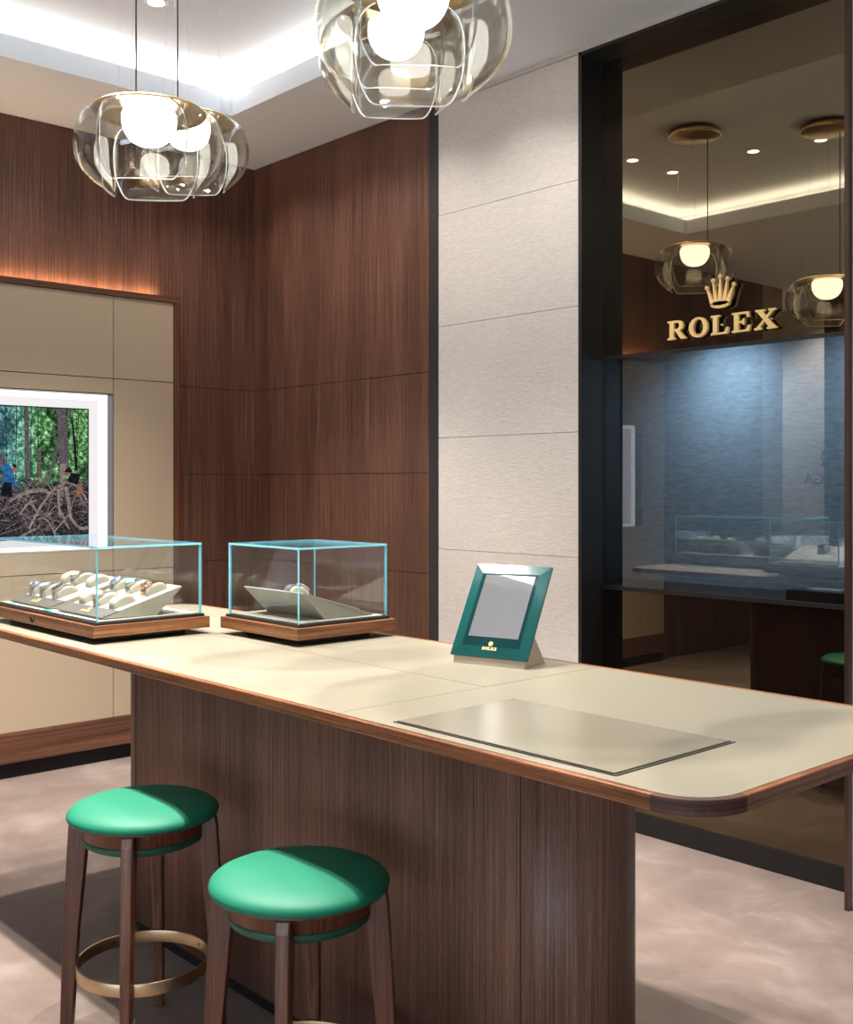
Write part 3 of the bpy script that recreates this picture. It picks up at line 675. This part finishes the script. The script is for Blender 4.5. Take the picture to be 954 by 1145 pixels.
def put(t, Rm, u, v, kind, plabel, wlabel=None):
    Mx = on_tray(t, Rm, u, v)
    if pil0[0] is None: p = pil0[0] = make_pillow()
    else: p = pil0[0].copy(); COL.objects.link(p)
    tag(p, plabel, 'watch pillow', 'cream watch pillows on the trays'); p.matrix_world = Mx
    if kind:
        lab = wlabel
        if kind not in PROTO: w = PROTO[kind] = make_watch(*[M[k] for k in WK[kind]], lab)
        else: w = copy_tree(PROTO[kind]); w['label'] = lab
        w.matrix_world = Mx
tA, RA = tray(-3.852, 1.742, 0, 'sloping cream watch tray at the left in the long case')
tB, RB = tray(-3.452, 1.742, 0, 'sloping cream watch tray at the right in the long case')
tC, RC = tray(-2.985, 2.185, PI, 'sloping cream tray under the single watch in the square case')
put(tA, RA, -.118, .105, 'steel_blue', 'pillow front left on the left tray, under a steel watch', 'steel watch at the front left of the left tray')
put(tA, RA, -.025, .105, 'steel_green', 'pillow in the middle of the front row on the left tray', 'steel watch with a green bezel, middle of the left tray front row')
put(tA, RA, .078, .105, 'steel_black', 'pillow front right on the left tray, under a steel watch', 'steel watch with a dark bezel at the front right of the left tray')
put(tA, RA, -.118, .225, None, 'empty cream pillow at the back left of the left tray')
put(tA, RA, -.025, .225, 'two_tone', 'pillow at the back of the left tray under the two-tone watch', 'steel and gold watch at the back of the left tray')
put(tA, RA, .095, .225, None, 'empty cream pillow at the back right of the left tray')
put(tB, RB, -.110, .105, None, 'empty cream pillow at the front left of the right tray')
put(tB, RB, -.0, .105, 'two_tone', 'pillow in the middle of the right tray front row', 'steel and gold watch in the right tray front row beside the glass corner')
put(tB, RB, .110, .105, None, 'empty cream pillow at the front right of the right tray')
put(tB, RB, -.110, .225, 'steel_blue', 'pillow at the back left of the right tray', 'steel watch with a blue dial at the back left of the right tray')
put(tB, RB, -.0, .225, 'steel_green', 'pillow in the middle of the right tray back row', 'steel watch with a green bezel in the right tray back row')
put(tB, RB, .110, .225, 'rose', 'pillow at the back right of the right tray', 'rose gold watch at the back right of the right tray')
put(tC, RC, -.0, .20, 'steel_black', 'pillow holding the only watch of the square case', 'single steel watch in the square glass case')
mb = MB(); mb.prism([(-.022, -.009), (.018, -.012), (.024, .008), (-.014, .012)], 0, .0022, plain('green_tag', (.0, .50, .33), .4)); o = mb.build('card_tag', None, loc=(-3.655, 1.585, FZ+.0004)); tag(o, 'small bright green tag between the two trays in the long case', 'tag')

# ------------------------------------------------------------ counter mirror
a = math.atan2(.058, .217)
mr = empty('counter_mirror', (-2.142, 2.178, KZ), a, label='teal glass framed table mirror with gold crown logo on the counter', cat='mirror')
mb = MB(); i = mb.mi(M['champagne']); bm = mb.bm; w = .113
B = [bm.verts.new(p) for p in ((-w, 0, 0), (w, 0, 0), (w, .124, 0), (-w, .124, 0))]; T = [bm.verts.new(p) for p in ((-w, .006, .024), (w, .006, .024), (w, .058, .078), (-w, .058, .078))]
T2_ = [bm.verts.new(p) for p in ((-w, .066, .074), (w, .066, .074))]
bm.faces.new(B[::-1]); bm.faces.new((B[0], B[1], T[1], T[0])); bm.faces.new((T[0], T[1], T[2], T[3])); bm.faces.new((T[3], T[2], T2_[1], T2_[0])); bm.faces.new((T2_[0], T2_[1], B[2], B[3]))
bm.faces.new((B[1], B[2], T2_[1], T[2], T[1])); bm.faces.new((B[0], T[0], T[3], T2_[0], B[3]))
mb.build('stand', mr, .001)
tl = math.atan2(.1524, .2406); Rm = Matrix.Translation((0, -.004, .024)) @ Matrix.Rotation(-tl, 4, 'X')   # local x,z plane leaning back
HWm, Hm = .121, .288
mb = MB(); bv = .030
for (x0, x1, z0, z1) in ((-HWm, HWm, 0, Hm),): pass
i1 = mb.mi(M['teal']); i2 = mb.mi(M['teal_edge']); bm = mb.bm
ou = [(-HWm, 0), (HWm, 0), (HWm, Hm), (-HWm, Hm)]; n_ = [(-HWm+bv, bv), (HWm-bv, bv), (HWm-bv, Hm-bv), (-HWm+bv, Hm-bv)]
Bk = [bm.verts.new((x, .010, z)) for x, z in ou]; Fr = [bm.verts.new((x, .003, z)) for x, z in ou]; In = [bm.verts.new((x, -.001, z)) for x, z in n_]
bm.faces.new(Bk).material_index = i1; bm.faces.new(In).material_index = i1
for k in range(4):
    q = (k+1) % 4; bm.faces.new((Bk[k], Bk[q], Fr[q], Fr[k])).material_index = i2; bm.faces.new((Fr[k], Fr[q], In[q], In[k])).material_index = i2
bmesh.ops.transform(bm, matrix=Rm, verts=bm.verts[:]); mb.build('frame', mr)
mb = MB(); mb.box(-.078, .080, -.0022, -.0012, .058, .252, M['mirror'], Rm); mb.build('mirror_glass', mr)
em = emblem(mr, .046, .0085, .001, M['gold'], .014, .004, Rm @ Matrix.Translation((0, -.0016, .020)), single=True); em.name = 'logo'

# ------------------------------------------------------------ stools
def make_stool():
    t = empty('bar_stool', (0, 0, 0), cat='stool', group='green bar stools at the counter')
    mb = MB(); mb.lathe([(0, .655), (.09, .654), (.14, .650), (.172, .643), (.190, .635), (.198, .627), (.2, .619), (.198, .613), (0, .613)], M['green'], 72); mb.build('seat', t)
    mb = MB(); mb.lathe([(0, .6125), (.193, .6125), (.193, .607), (.160, .603), (.160, .566), (0, .566)], M['wood_stool'], 64); mb.build('seat_ring', t)
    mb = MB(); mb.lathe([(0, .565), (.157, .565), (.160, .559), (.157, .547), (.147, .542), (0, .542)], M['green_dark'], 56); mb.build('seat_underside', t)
    for k in range(4):
        an = PI/4+k*PI/2+.08; c, s_ = math.cos(an), math.sin(an); mb = MB(); i = mb.mi(M['wood_stool']); rows = []
        for z, ri, ro, hw in ((0, .190, .222, .011), (.02, .189, .222, .0135), (.30, .172, .214, .0155), (.50, .152, .203, .017), (.58, .143, .198, .0175), (.6065, .140, .1935, .0175)):
            rows.append([mb.bm.verts.new((c*r0-s_*h_, s_*r0+c*h_, z)) for r0, h_ in ((ri, -hw), (ro, -hw*.85), (ro, hw*.85), (ri, hw))])
        for A, B in zip(rows, rows[1:]):
            for q in range(4): mb.bm.faces.new((A[q], A[(q+1) % 4], B[(q+1) % 4], B[q]))
        mb.bm.faces.new(rows[0][::-1]); mb.bm.faces.new(rows[-1]); mb.build('leg', t, .003)
    mb = MB(); mb.lathe([(.1705, .195), (.1755, .195), (.1755, .228), (.1705, .228)], M['ring'], 72, closed=True); fr = mb.build('foot_ring', t, .0008)
    for k in range(4):
        an = PI/2+k*PI/2; mb = MB(); mb.lathe([(0, 0), (.0035, 0), (.0035, .0015), (0, .0015)], M['lock'], 10, Matrix.Rotation(an, 4, 'Z') @ Matrix.Translation((.1707, 0, .2115)) @ Matrix.Rotation(-PI/2, 4, 'Y'))
        mb.build('screw', fr)
    return t
st = make_stool(); st.location = (-2.722, 1.446, 0); st['label'] = 'green leather bar stool on the left, farther from the camera'
s2 = copy_tree(st); s2.location = (-2.004, 1.444, 0); s2.rotation_euler.z = -.1; s2['label'] = 'green leather bar stool on the right, nearest the camera'
s3 = copy_tree(st); s3.location = (-2.60, 2.47, 0); s3['label'] = 'green bar stool behind the counter, glimpsed in the dark glass'

# ------------------------------------------------------------ pendant lamps
def spline(prof, sub=3):
    P = []; D = len(prof[0])
    for k in range(len(prof)-1):
        for s_ in range(sub):
            t_ = s_/sub; p0 = prof[max(0, k-1)]; p1 = prof[k]; p2 = prof[k+1]; p3 = prof[min(len(prof)-1, k+2)]
            P.append(tuple(.5*((2*p1[j])+(-p0[j]+p2[j])*t_+(2*p0[j]-5*p1[j]+4*p2[j]-p3[j])*t_*t_+(-p0[j]+3*p1[j]-3*p2[j]+p3[j])*t_**3) for j in range(D)))
    return P+[prof[-1]]
def petal(t, az):
    """one blown glass shell, sliced off straight on the inner side: (outer reach, half width, height)"""
    mb = MB(); mb.mi(M['glass_petal']); mb.mi(M['petal_rim']); cut = .125
    P = spline([(.160, .080, .002), (.190, .104, -.012), (.215, .124, -.038), (.228, .134, -.078), (.231, .1355, -.118), (.226, .133, -.155), (.208, .126, -.190), (.176, .113, -.222), (.150, .102, -.240), (.136, .090, -.249)])
    nu = 24; rows = []
    for X, w, z in P:
        row = []
        for q in range(nu+1):
            th = -PI/2+PI*q/nu; y = w*math.sin(th); x = cut+(X-cut)*math.cos(th)
            row.append(mb.bm.verts.new((x*math.cos(az)-y*math.sin(az), x*math.sin(az)+y*math.cos(az), z)))
        rows.append(row)
    for A, B in zip(rows, rows[1:]):
        for q in range(nu): f = mb.bm.faces.new((A[q], A[q+1], B[q+1], B[q])); f.smooth = True
    o = mb.build('glass_petal', t); s_ = o.modifiers.new('solid', 'SOLIDIFY'); s_.thickness = .004; s_.offset = 0; s_.material_offset_rim = 1; s_.use_rim = True
def make_pendant(zp):
    """origin at plate level"""
    t = empty('pendant_lamp', (0, 0, 0), cat='pendant lamp', group='glass petal pendant lamps over the counter')
    mb = MB(); mb.lathe([(0, .012), (.12, .010), (.170, .002), (.178, -.004), (.176, -.008), (.168, -.004), (.12, .004), (.07, .006), (0, .006)], M['brass'], 64); mb.build('top_plate', t)
    mb = MB(); mb.lathe([(.080, -.002), (.085, -.012)]+[(.086*math.cos(a)**.8 if math.cos(a) > 1e-6 else 0, -.026-.085*math.sin(a)) for a in [PI/2*k/14 for k in range(14)]]+[(0, -.111)], M['globe'], 40); mb.build('globe', t)
    for k in range(4): petal(t, math.radians(-38)+k*PI/2)
    return t
def hang(t, x, y, tip, label):
    zp = 1.5+tip+.262; t.location = (x, y, zp); t['label'] = label; H = TZ-zp
    mb = MB(); mb.tube([(.043, -.068, .008), (.043, -.068, H-.03)], .0028, M['black'], 8); mb.tube([(.043, -.068, .006), (.043, -.068, .03)], .0055, M['steel'], 10); mb.build('cable', t)
    for an in (1.0, 3.1, 5.0):
        mb = MB(); mb.tube([(.13*math.cos(an), .13*math.sin(an), .008), (.10*math.cos(an), .10*math.sin(an), H-.03)], .0006, M['steel'], 5); mb.build('suspension_wire', t)
    mb = MB(); mb.lathe([(0, H), (.12, H), (.12, H-.018), (.15, H-.020), (.152, H-.044), (.145, H-.048), (0, H-.048)], M['brass'], 56); mb.build('canopy', t)
pA = make_pendant(0); rest = [copy_tree(pA) for _ in range(3)]
hang(pA, -3.19, 1.714, .919, 'glass petal pendant hanging at the left, the nearer of the left pair')
hang(rest[0], -3.77, 2.189, 1.132, 'glass petal pendant partly hidden behind the left lamp, hanging higher')
hang(rest[1], -1.944, 1.727, .919, 'large glass petal pendant cut by the top edge of the photo')
hang(rest[2], -2.532, 2.18, 1.132, 'glass petal pendant seen through the large one at the top centre')
